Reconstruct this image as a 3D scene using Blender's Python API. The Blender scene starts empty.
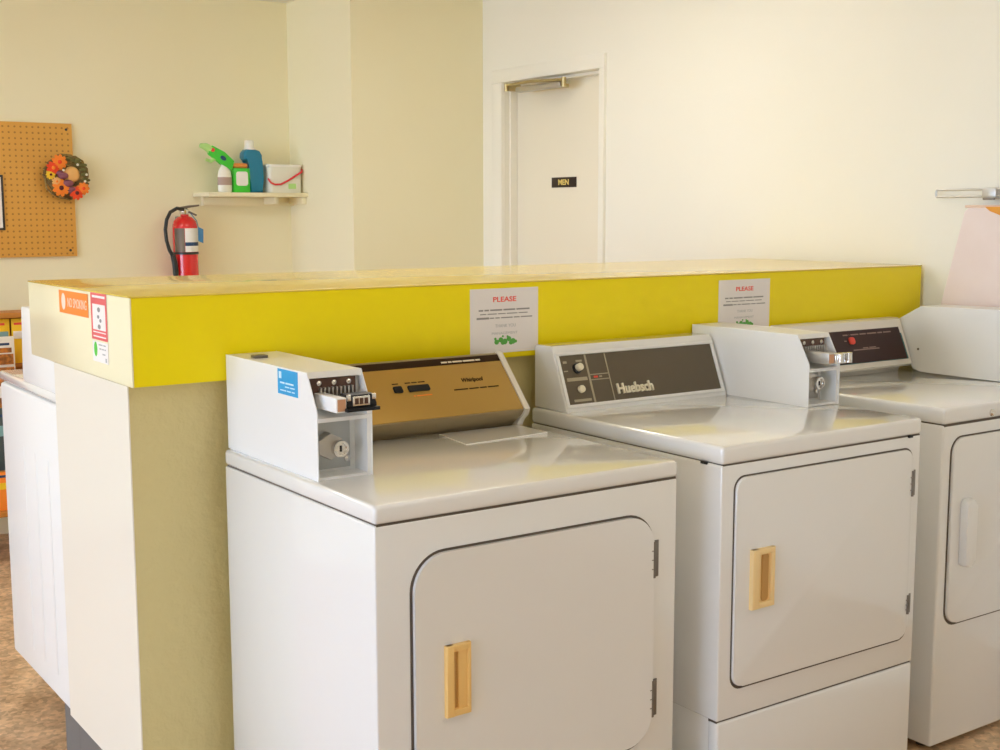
import bpy, bmesh, math, random
from mathutils import Vector, Matrix
random.seed(7)
PI = math.pi
SC = bpy.context.scene
COL = SC.collection
CAM = Vector((-1.0789, -1.9507, 1.4344))

# ------------------------------------------------------------------ materials
MATS = {}
def mat(name, col, rough=.5, metal=0., coat=0., coat_rough=.08, spec=.5, bump=None, vary=None, emis=None, trans=0.):
    if name in MATS: return MATS[name]
    m = bpy.data.materials.new(name); m.use_nodes = True
    nt = m.node_tree; N = nt.nodes; L = nt.links
    b = N['Principled BSDF']
    b.inputs['Base Color'].default_value = (*col, 1)
    b.inputs['Roughness'].default_value = rough
    b.inputs['Metallic'].default_value = metal
    b.inputs['Coat Weight'].default_value = coat
    b.inputs['Coat Roughness'].default_value = coat_rough
    b.inputs['Specular IOR Level'].default_value = spec
    b.inputs['Transmission Weight'].default_value = trans
    if emis:
        b.inputs['Emission Color'].default_value = (*emis[0], 1); b.inputs['Emission Strength'].default_value = emis[1]
    if bump or vary:
        tc = N.new('ShaderNodeTexCoord')
    if bump:
        sc, st, dist = bump
        n = N.new('ShaderNodeTexNoise'); n.inputs['Scale'].default_value = sc; n.inputs['Detail'].default_value = 4
        L.new(tc.outputs['Object'], n.inputs['Vector'])
        bp = N.new('ShaderNodeBump'); bp.inputs['Strength'].default_value = st; bp.inputs['Distance'].default_value = dist
        L.new(n.outputs['Fac'], bp.inputs['Height']); L.new(bp.outputs['Normal'], b.inputs['Normal'])
    if vary:
        sc, c2, lo, hi = vary
        n = N.new('ShaderNodeTexNoise'); n.inputs['Scale'].default_value = sc; n.inputs['Detail'].default_value = 5
        L.new(tc.outputs['Object'], n.inputs['Vector'])
        r = N.new('ShaderNodeValToRGB'); r.color_ramp.elements[0].position = lo; r.color_ramp.elements[1].position = hi
        r.color_ramp.elements[0].color = (*col, 1); r.color_ramp.elements[1].color = (*c2, 1)
        L.new(n.outputs['Fac'], r.inputs['Fac']); L.new(r.outputs['Color'], b.inputs['Base Color'])
    MATS[name] = m
    return m

M_wall = mat('wall_paint', (.85, .83, .73), .6, spec=.3, bump=(60, .12, .002), vary=(1.3, (.87, .85, .76), .3, .7))
M_wallwarm = mat('warm_lit_wall_paint', (.86, .81, .57), .6, spec=.3, bump=(60, .12, .002), vary=(1.3, (.87, .83, .61), .3, .7))  # same wall paint, with the warm light on these walls mixed into its colour
M_ceil = mat('ceiling_paint', (.88, .87, .83), .8, spec=.2, bump=(90, .2, .002))
M_plaster = mat('tan_plaster', (.70, .61, .30), .55, spec=.35, bump=(38, .6, .006), vary=(4, (.67, .58, .28), .3, .7))
M_endpanel = mat('ivory_panel', (.86, .83, .74), .3, coat=.3)
M_yellow = mat('yellow_laminate', (.93, .77, .003), .36, spec=.22, coat=.08, coat_rough=.12, vary=(2.5, (.90, .74, .003), .35, .7))
M_paleyel = mat('pale_yellow_end', (.93, .89, .62), .3, coat=.4)  # paler yellow for the end face of the counter box
M_topyel = mat('yellow_top_laminate', (.82, .62, .09), .25, coat=.6, coat_rough=.1)
M_plinth = mat('grey_plinth', (.16, .15, .145), .6)
M_door = mat('door_paint', (.85, .80, .66), .42, spec=.4)
M_trim = mat('trim_paint', (.87, .85, .76), .4)
M_white = mat('white_enamel', (.82, .83, .83), .16, spec=.7, coat=.8, coat_rough=.03)
M_whiteb = mat('white_enamel_matte', (.84, .85, .85), .35, coat=.2)
M_almond = mat('almond_enamel', (.80, .77, .72), .22, coat=.4)
M_gap = mat('dark_gap', (.05, .045, .04), .7)
M_gapbr = mat('brown_gap', (.10, .078, .06), .7)  # dark joint colour, also the painted shade in the door gaps
M_gold = mat('gold_anodised', (.50, .31, .07), .38, metal=.55, coat=.2)
M_chin = mat('bronze_metal', (.36, .29, .17), .38, metal=.4)
M_band = mat('brown_band', (.04, .018, .006), .55, spec=.15)
M_black = mat('black_plastic', (.012, .012, .014), .35, spec=.3)
M_panelbr = mat('olive_panel', (.125, .10, .066), .45, spec=.35)
M_paneldk = mat('dark_panel', (.045, .020, .018), .45, spec=.3)
M_line = mat('panel_line', (.42, .37, .26), .5)
M_teal = mat('teal_edge', (.02, .16, .18), .4)
M_creamlet = mat('cream_letter', (.86, .80, .62), .35)
M_chrome = mat('chrome', (.75, .73, .70), .16, metal=1.)
M_steel = mat('brushed_steel', (.52, .50, .47), .35, metal=.9)
M_hinge = mat('hinge_metal', (.22, .20, .18), .4, metal=.8)
M_brown = mat('brown_plate', (.10, .05, .035), .35, metal=.3)
M_copper = mat('copper_face', (.62, .34, .20), .4, metal=.3)
M_handle = mat('amber_handle', (.90, .60, .22), .38, coat=.2)
M_handle2 = mat('cream_handle', (.93, .70, .34), .38, coat=.2)
M_handin = mat('handle_pocket', (.55, .31, .09), .5)
M_blue = mat('blue_sticker', (.0, .34, .72), .4)
M_lblue = mat('sticker_print', (.55, .80, .95), .5)
M_paper = mat('notice_paper', (.84, .80, .78), .5, coat=.3)
M_red = mat('red_print', (.85, .08, .05), .5)
M_grey = mat('grey_print', (.30, .29, .28), .6)
M_lgrey = mat('light_grey_print', (.46, .47, .47), .6)
M_green = mat('green_print', (.10, .40, .06), .5)
M_orange = mat('orange_sticker', (.95, .26, .02), .45)
M_pink = mat('pink_print', (.98, .74, .62), .5)
M_crimson = mat('crimson_print', (.80, .12, .13), .5)
M_stwhite = mat('sticker_white', (.9, .88, .86), .5)
M_brass = mat('brass', (.52, .43, .22), .32, metal=.8)
M_gilt = mat('gilt_letter', (.80, .62, .18), .4)
M_signblk = mat('sign_black', (.02, .008, .006), .4)
M_shelf = mat('shelf_paint', (.84, .78, .55), .5)
M_exred = mat('extinguisher_red', (.72, .01, .015), .25, coat=.5)
M_rubber = mat('black_rubber', (.015, .02, .018), .45)
M_navy = mat('navy_print', (.01, .05, .15), .5)
M_tagblue = mat('blue_tag', (.05, .22, .45), .5)
M_bgreen = mat('bright_green', (.05, .62, .04), .4)
M_lgreen = mat('pale_green', (.45, .75, .25), .4)
M_jug = mat('blue_jug', (.0, .20, .36), .3, coat=.2)
M_cap = mat('white_cap', (.85, .84, .78), .4)
M_tub = mat('tub_white', (.76, .76, .66), .35)
M_strap = mat('red_strap', (.75, .03, .04), .4)
M_orangecap = mat('orange_cap', (.85, .30, .06), .4)
M_mauve = mat('mauve_label', (.42, .30, .26), .5)
M_twig = mat('dry_twig', (.16, .10, .03), .8, vary=(60, (.32, .22, .07), .35, .65))
M_fred = mat('flower_red', (.88, .07, .01), .6)
M_forange = mat('flower_orange', (.95, .26, .02), .6)
M_fyellow = mat('flower_yellow', (.95, .62, .03), .6)
M_fdark = mat('flower_heart', (.10, .01, .01), .7)
M_plum = mat('plum_ribbon', (.25, .08, .12), .6)
M_peach = mat('peach_gourd', (.85, .48, .16), .5)
M_leaf = mat('dull_leaf', (.16, .15, .04), .7)
M_rack = mat('rack_wood', (.62, .27, .05), .5, vary=(9, (.52, .21, .035), .35, .65))
M_myel = mat('magazine_yellow', (.92, .60, .02), .4)
M_mteal = mat('magazine_teal', (.22, .42, .45), .4)
M_mwhite = mat('magazine_white', (.80, .80, .76), .4)
M_mbrown = mat('magazine_food', (.55, .20, .03), .5, vary=(60, (.25, .09, .02), .4, .6))
M_mdark = mat('magazine_dark', (.05, .08, .09), .4)
M_frame = mat('dark_frame', (.03, .03, .03), .4)
M_cover = mat('pink_cover', (.80, .68, .64), .85, bump=(70, .2, .001), vary=(9, (.83, .72, .69), .3, .7))
M_foam = mat('orange_foam', (.78, .34, .05), .8)
M_wire = mat('wire_metal', (.55, .54, .52), .4, metal=.6)
M_alu = mat('window_aluminium', (.6, .6, .58), .4, metal=.5)
M_lampw = mat('fill_lamp_housing', (.85, .85, .82), .5)
M_diff2 = mat('dim_fill_diffuser', (.9, .9, .85), .5, emis=((1, .93, .80), 5.0))  # weaker glow for the added fill lamp in front of the dryers
M_diff = mat('fill_lamp_diffuser', (.9, .9, .85), .5, emis=((1, .97, .90), 9.5))  # glow of the two added fill lamps over the aisle

def floor_mat():
    m = bpy.data.materials.new('pebble_floor'); m.use_nodes = True
    nt = m.node_tree; N = nt.nodes; L = nt.links; b = N['Principled BSDF']
    tc = N.new('ShaderNodeTexCoord')
    v = N.new('ShaderNodeTexVoronoi'); v.inputs['Scale'].default_value = 75
    n = N.new('ShaderNodeTexNoise'); n.inputs['Scale'].default_value = 9; n.inputs['Detail'].default_value = 6; n.inputs['Roughness'].default_value = .7
    L.new(tc.outputs['Object'], v.inputs['Vector']); L.new(tc.outputs['Object'], n.inputs['Vector'])
    r = N.new('ShaderNodeValToRGB'); r.color_ramp.elements[0].color = (.46, .29, .16, 1); r.color_ramp.elements[1].color = (.80, .58, .37, 1)
    r.color_ramp.elements[0].position = .33; r.color_ramp.elements[1].position = .62
    L.new(n.outputs['Fac'], r.inputs['Fac'])
    s = N.new('ShaderNodeSeparateColor'); L.new(v.outputs['Color'], s.inputs['Color'])
    mr = N.new('ShaderNodeMapRange'); mr.inputs['To Min'].default_value = .72; mr.inputs['To Max'].default_value = 1.15
    L.new(s.outputs['Red'], mr.inputs['Value'])
    mx = N.new('ShaderNodeVectorMath'); mx.operation = 'SCALE'
    L.new(r.outputs['Color'], mx.inputs[0]); L.new(mr.outputs['Result'], mx.inputs['Scale']); L.new(mx.outputs['Vector'], b.inputs['Base Color'])
    b.inputs['Roughness'].default_value = .55
    return m
M_floor = floor_mat()

def peg_mat():
    m = bpy.data.materials.new('pegboard'); m.use_nodes = True
    nt = m.node_tree; N = nt.nodes; L = nt.links; b = N['Principled BSDF']
    tc = N.new('ShaderNodeTexCoord'); sp = N.new('ShaderNodeSeparateXYZ'); L.new(tc.outputs['Object'], sp.inputs['Vector'])
    def cell(out):
        a = N.new('ShaderNodeMath'); a.operation = 'DIVIDE'; a.inputs[1].default_value = .0254; L.new(out, a.inputs[0])
        f = N.new('ShaderNodeMath'); f.operation = 'FRACT'; L.new(a.outputs[0], f.inputs[0])
        s = N.new('ShaderNodeMath'); s.operation = 'SUBTRACT'; s.inputs[1].default_value = .5; L.new(f.outputs[0], s.inputs[0])
        p = N.new('ShaderNodeMath'); p.operation = 'POWER'; p.inputs[1].default_value = 2; L.new(s.outputs[0], p.inputs[0])
        return p.outputs[0]
    ad = N.new('ShaderNodeMath'); ad.operation = 'ADD'; L.new(cell(sp.outputs['X']), ad.inputs[0]); L.new(cell(sp.outputs['Z']), ad.inputs[1])
    lt = N.new('ShaderNodeMath'); lt.operation = 'LESS_THAN'; lt.inputs[1].default_value = .030; L.new(ad.outputs[0], lt.inputs[0])
    mx = N.new('ShaderNodeMix'); mx.data_type = 'RGBA'; L.new(lt.outputs[0], mx.inputs['Factor'])
    mx.inputs['A'].default_value = (.74, .39, .075, 1); mx.inputs['B'].default_value = (.44, .20, .04, 1)
    L.new(mx.outputs['Result'], b.inputs['Base Color']); b.inputs['Roughness'].default_value = .6
    return m
M_peg = peg_mat()

# ------------------------------------------------------------------ mesh helpers
class F:
    """a flat frame: origin, right, up; N points out of the surface"""
    def __init__(s, P, U, V):
        s.P = Vector(P); s.U = Vector(U).normalized(); s.V = Vector(V).normalized(); s.N = s.U.cross(s.V)
    def at(s, u, v, n=0): return s.P + s.U*u + s.V*v + s.N*n
def front(y, x=0, z=0): return F((x, y, z), (1, 0, 0), (0, 0, 1))        # faces -Y ; u=x v=z
def left(x, y=0, z=0): return F((x, y, z), (0, -1, 0), (0, 0, 1))        # faces -X ; u=-y v=z
def up(z): return F((0, 0, z), (1, 0, 0), (0, 1, 0))

def rrect(u0, v0, u1, v1, r, seg=6):
    pts = []
    for cx, cy, a0 in ((u1-r, v0+r, -90), (u1-r, v1-r, 0), (u0+r, v1-r, 90), (u0+r, v0+r, 180)):
        for i in range(seg+1):
            a = math.radians(a0 + 90*i/seg); pts.append((cx + r*math.cos(a), cy + r*math.sin(a)))
    return pts

class B:
    def __init__(s): s.bm = bmesh.new()
    def _bev(s, geom_edges, w, seg):
        if w > 0: bmesh.ops.bevel(s.bm, geom=geom_edges, offset=w, offset_type='OFFSET', segments=seg, profile=.5, affect='EDGES', clamp_overlap=True)
    def box(s, a, b, bev=0, seg=2, edges=None):
        x0, y0, z0 = a; x1, y1, z1 = b
        vs = [s.bm.verts.new(p) for p in ((x0,y0,z0),(x1,y0,z0),(x1,y1,z0),(x0,y1,z0),(x0,y0,z1),(x1,y0,z1),(x1,y1,z1),(x0,y1,z1))]
        fs = [s.bm.faces.new([vs[i] for i in f]) for f in ((3,2,1,0),(4,5,6,7),(0,1,5,4),(1,2,6,5),(2,3,7,6),(3,0,4,7))]
        if bev > 0:
            es = list({e for f in fs for e in f.edges})
            if edges: es = [e for e in es if edges((e.verts[0].co+e.verts[1].co)/2)]
            s._bev(es, bev, seg)
        return s
    def prism(s, fr, poly, n0, n1, bev=0, seg=2, both=False):
        """polygon (u,v) list ccw in frame, extruded n0..n1 ; bevel the n1 rim"""
        k = len(poly)
        lo = [s.bm.verts.new(fr.at(u, v, n0)) for u, v in poly]; hi = [s.bm.verts.new(fr.at(u, v, n1)) for u, v in poly]
        a = s.bm.faces.new(hi); c = s.bm.faces.new(lo[::-1])
        for i in range(k): s.bm.faces.new((lo[i], lo[(i+1)%k], hi[(i+1)%k], hi[i]))
        if bev > 0:
            es = list(a.edges) + (list(c.edges) if both else [])
            s._bev(es, bev, seg)
        return s
    def fbox(s, fr, u0, v0, u1, v1, n0, n1, bev=0, seg=2):
        return s.prism(fr, [(u0,v0),(u1,v0),(u1,v1),(u0,v1)], n0, n1, bev, seg)
    def tube(s, pts, r, seg=12, close=True):
        pts = [Vector(p) for p in pts]; rr = r if isinstance(r, (list, tuple)) else [r]*len(pts)
        t0 = (pts[1]-pts[0]).normalized(); a = Vector((0,0,1)) if abs(t0.z) < .9 else Vector((1,0,0))
        nx = t0.cross(a).normalized(); rings = []
        for i, p in enumerate(pts):
            t = (pts[min(i+1, len(pts)-1)] - pts[max(i-1, 0)]).normalized()
            nx = (nx - t*nx.dot(t)).normalized(); ny = t.cross(nx)
            rings.append([s.bm.verts.new(p + (nx*math.cos(2*PI*j/seg) + ny*math.sin(2*PI*j/seg))*rr[i]) for j in range(seg)])
        for i in range(len(rings)-1):
            for j in range(seg):
                s.bm.faces.new((rings[i][j], rings[i][(j+1)%seg], rings[i+1][(j+1)%seg], rings[i+1][j]))
        if close: s.bm.faces.new(rings[0][::-1]); s.bm.faces.new(rings[-1])
        return s
    def cyl(s, p0, p1, r, seg=20, bev=0):
        s.tube([p0, p1], r, seg)
        return s
    def lathe(s, c, prof, seg=28, sx=1, sy=1, axis=None, ang=(0, 2*PI)):
        """profile [(r,z)] about a vertical axis (or frame's N when axis given)"""
        c = Vector(c); fr = axis
        rings = []; full = abs(ang[1]-ang[0]-2*PI) < 1e-6; n = seg if full else seg+1
        for r, z in prof:
            ring = []
            for j in range(n):
                a = ang[0] + (ang[1]-ang[0])*j/seg; u, v = r*math.cos(a)*sx, r*math.sin(a)*sy
                ring.append(s.bm.verts.new(c + (fr.U*u + fr.V*v + fr.N*z if fr else Vector((u, v, z)))))
            rings.append(ring)
        for i in range(len(rings)-1):
            for j in range(seg if full else seg):
                k = (j+1) % n
                if not full and j == n-1: continue
                s.bm.faces.new((rings[i][j], rings[i][k], rings[i+1][k], rings[i+1][j]))
        if full:
            if prof[0][0] > 1e-4: s.bm.faces.new(rings[0][::-1])
            if prof[-1][0] > 1e-4: s.bm.faces.new(rings[-1])
        return s
    def ball(s, c, r, sx=1, sy=1, sz=1, seg=12):
        m = Matrix.Translation(Vector(c)) @ Matrix.Diagonal((r*sx, r*sy, r*sz, 1))
        bmesh.ops.create_uvsphere(s.bm, u_segments=seg, v_segments=max(6, seg*2//3), radius=1, matrix=m)
        return s
    def text(s, fr, txt, u0, v0, u1, v1, n0=.0004, n1=.0012, bold=0., shear=0.):
        cu = bpy.data.curves.new('t', 'FONT'); cu.body = txt; cu.size = 1; cu.extrude = .5; cu.offset = bold; cu.shear = shear
        cu.resolution_u = 3
        ob = bpy.data.objects.new('t', cu); COL.objects.link(ob)
        dg = bpy.context.evaluated_depsgraph_get(); dg.update()
        me = bpy.data.meshes.new_from_object(ob.evaluated_get(dg))
        xs = [v.co.x for v in me.vertices]; ys = [v.co.y for v in me.vertices]
        ax, bx, ay, by = min(xs), max(xs), min(ys), max(ys)
        vm = [s.bm.verts.new(fr.at(u0+(v.co.x-ax)/(bx-ax)*(u1-u0), v0+(v.co.y-ay)/(by-ay)*(v1-v0), n1 if v.co.z > 0 else n0)) for v in me.vertices]
        for p in me.polygons:
            try: s.bm.faces.new([vm[i] for i in p.vertices])
            except ValueError: pass
        bpy.data.objects.remove(ob); bpy.data.meshes.remove(me); bpy.data.curves.remove(cu)
        return s
    def words(s, fr, u0, u1, v, h, lens, n0=.0003, n1=.0007):
        """a line of print too small to read: word-long strokes"""
        tot = sum(lens) + .8*(len(lens)-1); k = (u1-u0)/tot; u = u0
        for l in lens:
            s.fbox(fr, u, v, u+l*k, v+h, n0, n1); u += (l+.8)*k
        return s
    def build(s, name, m, parent=None, xf=1., smooth=38):
        bm = s.bm
        if xf != 1.:
            for v in bm.verts: v.co = CAM + (v.co-CAM)*xf
        bmesh.ops.recalc_face_normals(bm, faces=bm.faces)
        org = Vector((0, 0, 0)); q = parent
        while q is not None: org += q.location; q = q.parent
        if parent is None and bm.verts:
            lo = [min(v.co[i] for v in bm.verts) for i in range(3)]; hi = [max(v.co[i] for v in bm.verts) for i in range(3)]
            org = Vector(((lo[0]+hi[0])/2, (lo[1]+hi[1])/2, lo[2]))
        for v in bm.verts: v.co -= org
        me = bpy.data.meshes.new(name); bm.to_mesh(me); bm.free()
        for p in me.polygons: p.use_smooth = True
        me.set_sharp_from_angle(angle=math.radians(smooth))
        me.materials.append(m)
        o = bpy.data.objects.new(name, me); COL.objects.link(o); o.parent = parent
        if parent is None: o.location = org
        return o

def tag(o, label=None, cat=None, group=None, kind=None):
    if label: o['label'] = label
    if cat: o['category'] = cat
    if group: o['group'] = group
    if kind: o['kind'] = kind
    return o
def empty(name, loc, label, cat, group=None, kind=None):
    o = bpy.data.objects.new(name, None); COL.objects.link(o); o.location = Vector(loc); o.empty_display_size = .05
    return tag(o, label, cat, group, kind)
def lab(o, text): o['label'] = text; return o

# ------------------------------------------------------------------ the room
XL, XR, YF, YB, H = -7.5, 2.43, -3.6, 3.9, 2.46
def struct(o): o['kind'] = 'structure'; return o
struct(B().box((XL-.15, YF-.15, -.1), (XR+1.2, YB+.15, 0)).build('floor', M_floor))
struct(B().box((XL-.15, YF-.15, H), (XR+1.2, YB+.15, H+.1)).build('ceiling', M_ceil))
struct(B().box((XL-.15, YB, 0), (1.709, YB+.15, H)).build('wall_back', M_wallwarm))
# block that juts out at the right end of the back wall
struct(B().box((1.709, 3.24, 0), (XR+.12, YB+.15, H)).build('wall_column', M_wallwarm))
struct(B().box((XL-.15, YF-.15, 0), (XR+1.2, YF, H)).build('wall_front', M_wall))
# right wall with the door opening
DY0, DY1, DZ = 2.335, 3.06, 2.045
wr = B(); wr.box((XR, YF, 0), (XR+.12, DY0, H)); wr.box((XR, DY1, 0), (XR+.12, 3.24, H)); wr.box((XR, DY0, DZ), (XR+.12, DY1, H))
struct(wr.build('wall_right', M_wall))
# left wall with three large windows
wins = [(-3.3, -1.2), (-.9, 1.2), (1.5, 3.7)]
WZ0, WZ1 = .40, 2.34
wl = B(); ys = [YF] + [v for w in wins for v in w] + [YB]
for i in range(0, len(ys), 2): wl.box((XL-.15, ys[i], 0), (XL, ys[i+1], H))
for a, b in wins:
    wl.box((XL-.15, a, 0), (XL, b, WZ0)); wl.box((XL-.15, a, WZ1), (XL, b, H))
struct(wl.build('wall_left', M_wall))
for i, (a, b) in enumerate(wins):
    w = B(); X = XL-.1; m = (a+b)/2
    w.box((X-.03, a, WZ0), (X+.03, b, WZ0+.05), .004); w.box((X-.03, a, WZ1-.05), (X+.03, b, WZ1), .004)
    for y in (a, m-.025, b-.05): w.box((X-.029, y, WZ0+.03), (X+.029, y+.05, WZ1-.03), .004)
    o = struct(w.build('window_%d' % (i+1), M_alu))
    s_ = B().box((XL-.03, a-.04, WZ0-.03), (XL+.06, b+.04, WZ0), .004).build('window_sill', M_trim, o)
struct(B().box((-24, -14, -.25), (XL-.15, 14, -.12)).build('ground', mat('outdoor_concrete', (.42, .39, .34), .9)))

# door with its frame
dr = empty('door_1', (XR, (DY0+DY1)/2, 0), None, None, kind='structure')
dl = B().fbox(left(XR+.07), -DY1, .008, -DY0, DZ-.004, -.038, 0, .002).build('door_leaf', M_door, dr)
fr = left(XR)
c = B()
c.fbox(fr, -DY1-.085, 0, -DY1-.002, DZ, 0, .016, .003); c.fbox(fr, -DY0+.002, 0, -DY0+.037, DZ, 0, .016, .003)
c.fbox(fr, -DY1-.085, DZ+.0002, -DY0+.037, DZ+.062, 0, .016, .003)
c.build('door_casing', M_trim, dr)
c = B(); c.box((XR+.03, DY1-.012, 0), (XR+.069, DY1-.0005, DZ)); c.box((XR+.03, DY0+.0005, DZ-.014), (XR+.069, DY1-.012, DZ-.001)); c.box((XR+.03, DY0+.0005, 0), (XR+.069, DY0+.010, DZ))
c.build('door_stop', M_trim, dr)
# closer along the head of the door
c = B(); c.box((XR-.052, 2.56, 1.985), (XR-.014, 2.90, 2.010), .008); c.build('door_closer', M_steel, dr)
c = B(); c.tube([(XR-.04, 2.985, 2.026), (XR-.05, 2.78, 2.026), (XR-.04, 2.545, 2.016)], .007, 8); c.cyl((XR-.04, 2.545, 1.984), (XR-.04, 2.545, 2.026), .011, 14); c.cyl((XR-.04, 2.985, 1.999), (XR-.04, 2.985, 2.034), .010, 12)
c.box((XR-.03, 2.97, 2.000), (XR+.035, 3.00, 2.030), .003); c.box((XR-.02, 2.6, 1.99), (XR+.033, 2.86, 2.005), .003); c.build('closer_arm', M_brass, dr)
# MEN plate
sg = B().fbox(left(XR+.07), -2.772, 1.549, -2.590, 1.595, 0, .004, .001).build('door_sign', M_signblk)
tag(sg, 'small black door plate with gold lettering MEN on the cream door', 'sign')
B().text(left(XR+.07), 'MEN', -2.72, 1.560, -2.642, 1.585, .0041, .0052, bold=.03).build('lettering', M_gilt, sg)

# unseen ceiling lamps, added as fill light for the walls and dryers
for i, (x, y) in enumerate(((-.9, 2.3), (1.2, 1.7), (.5, -.9))):
    t = empty('fill_lamp', (x, y, H-.09), 'added fill lamp with warm diffuser at the ceiling, ' + ('over the aisle near the pegboard', 'over the aisle near the door', 'dimmer, over the floor in front of the dryers')[i], 'lamp', 'added fill lamps')
    B().box((x-.6, y-.16, H-.05), (x+.6, y+.16, H-.001), .004).build('housing', M_lampw, t)
    B().box((x-.58, y-.14, H-.09), (x+.58, y+.14, H-.0505), .012).build('diffuser', M_diff if i < 2 else M_diff2, t)

# ------------------------------------------------------------------ half wall with the yellow laminate box
XC, YC, XE = -.2116, .6565, 2.41
CY1, ZT, ZB = 1.448, 1.2622, 1.0692
hw = empty('partition_counter', ((XC+XE)/2, 1.05, 0), 'long yellow laminate topped half wall behind the dryers', 'counter')
B().box((XC+.003, .69, .15), (XR-.002, 1.24, ZB)).build('plaster_wall', M_plaster, hw)
e = B().box((XC, .689, .152), (XC+.0029, 1.242, ZB-.001)).build('end_panel', M_endpanel, hw); lab(e, 'glossy ivory end panel')
B().box((XC+.021, .75, 0), (XR-.002, 1.2425, .15)).build('plinth', M_plinth, hw)
B().box((XC+.004, YC, ZB), (XE, CY1, ZT-.004), .001).build('yellow_fascia', M_yellow, hw)
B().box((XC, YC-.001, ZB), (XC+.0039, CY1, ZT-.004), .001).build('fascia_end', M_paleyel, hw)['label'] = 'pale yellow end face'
B().box((XC-.001, YC-.002, ZT-.0035), (XE, CY1, ZT), .001).build('counter_top', M_topyel, hw)

# notices taped to the yellow front
def notice(x0, z0, x1, z1, label):
    t = empty('paper_notice', ((x0+x1)/2, YC-.001, z0), label, 'sign', 'laminated notices on the yellow front')
    f = front(YC-.0005); w = x1-x0; h = z1-z0; U = lambda a: x0+a*w; V = lambda b: z0+b*h
    B().fbox(f, x0, z0, x1, z1, 0, .0012).build('sheet', M_paper, t)
    B().text(f, 'PLEASE', U(.33), V(.79), U(.67), V(.87), .0012, .0016, bold=.02).build('heading', M_red, t)
    b = B(); b.words(f, U(.12), U(.87), V(.655), h*.024, [3, 3, 8, 8, 9], .0012, .0015); b.words(f, U(.14), U(.84), V(.60), h*.015, [4, 6, 5, 7, 6], .0012, .0015)
    b.words(f, U(.09), U(.91), V(.535), h*.018, [8, 3, 3, 8, 4, 8], .0012, .0015); b.words(f, U(.09), U(.27), V(.53), h*.03, [1], .0012, .0016)
    b.build('text_lines', M_grey, t)
    b = B(); b.text(f, 'THANK YOU', U(.36), V(.395), U(.66), V(.445), .0012, .0015); b.text(f, 'MANAGEMENT', U(.31), V(.285), U(.69), V(.325), .0012, .0015); b.build('closing_lines', M_lgrey, t)
    b = B()
    for i, (a, c, r) in enumerate(((.38, .17, .035), (.44, .20, .035), (.50, .17, .04), (.56, .21, .035), (.62, .17, .04), (.66, .165, .022), (.36, .22, .018), (.47, .155, .03), (.59, .15, .03), (.54, .25, .014), (.47, .255, .014))):
        b.prism(f, [(U(a)+r*w*math.cos(2*PI*k/10), V(c)+r*w*math.sin(2*PI*k/10)*.9) for k in range(10)], .0012, .0015+i*.00002)
    b.build('clover_picture', M_green, t)
notice(.642, 1.083, .851, 1.246, 'white notice headed PLEASE, above the gold dryer console')
notice(1.494, 1.083, 1.702, 1.241, 'white notice headed PLEASE, behind the right-hand coin box of the middle dryer')

# stickers on the pale end
fl = left(XC-.0005)
def fly(y): return -y
t = tag(B().fbox(fl, fly(1.166), 1.1985, fly(.938), 1.2525, 0, .0008).build('no_smoking_sticker', M_orange), 'orange NO SMOKING sticker on the pale end of the counter', 'sticker')
b = B(); b.text(fl, 'NO SMOKING', fly(1.095), 1.215, fly(.948), 1.237, .0008, .0011)
b.build('lettering', M_pink, t)
B().prism(fl, [(fly(1.13)+.016*math.cos(2*PI*k/16), 1.226+.02*math.sin(2*PI*k/16)) for k in range(16)], .0008, .0010).build('pictogram', M_pink, t)
t = tag(B().fbox(fl, fly(.916), 1.154, fly(.803), 1.2588, 0, .0008).build('warning_sticker', M_stwhite), 'tall red bordered white sticker with small pictograms on the pale counter end', 'sticker')
b = B()
for a in ((.916, 1.154, .905, 1.2588), (.814, 1.154, .803, 1.2588), (.905, 1.2535, .814, 1.2588), (.905, 1.234, .814, 1.248), (.905, 1.154, .814, 1.160), (.905, 1.163, .814, 1.170), (.905, 1.1725, .814, 1.1765)):
    b.fbox(fl, fly(a[0]), a[1], fly(a[2]), a[3], .0008, .0010)
b.build('red_border', M_crimson, t)
b = B()
for y, z, r in ((.86, 1.222, .008), (.865, 1.206, .006), (.85, 1.198, .006), (.86, 1.184, .008)): b.prism(fl, [(fly(y)+r*math.cos(2*PI*k/10)*1.3, z+r*.7*math.sin(2*PI*k/10)) for k in range(10)], .0008, .0010)
b.build('pictogram', M_grey, t)
t = tag(B().fbox(fl, fly(.914), 1.104, fly(.805), 1.150, 0, .0008).build('clear_label', M_stwhite), 'small white label with a green figure below the red bordered sticker', 'sticker')
B().prism(fl, [(fly(.892)+.012*math.cos(2*PI*k/12), 1.132+.017*math.sin(2*PI*k/12)) for k in range(12)], .0008, .0010).build('green_figure', M_bgreen, t)
b = B(); b.words(fl, fly(.87), fly(.82), 1.142, .003, [5, 3], .0008, .0010); b.words(fl, fly(.865), fly(.82), 1.133, .003, [3, 3, 2], .0008, .0010); b.words(fl, fly(.845), fly(.825), 1.122, .003, [3], .0008, .0010); b.fbox(fl, fly(.825), 1.107, fly(.815), 1.116, .0008, .0010); b.build('text_lines', M_lgrey, t)

# ------------------------------------------------------------------ dryers
def door_hinge(door, x, z0, z1, yf, s):
    b = B(); f = front(yf)
    b.fbox(f, x-.004, z0, x+.014, z1, .001, .0035, .0008); b.cyl((x-.003, yf-.007, z0), (x-.003, yf-.007, z1), .0045, 10)
    for k in range(1, 4): b.box((x-.011, yf-.011, z0+(z1-z0)*k/4-.0008), (x-.001, yf-.001, z0+(z1-z0)*k/4+.0008))
    b.build('hinge', M_hinge, door, s)

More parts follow.
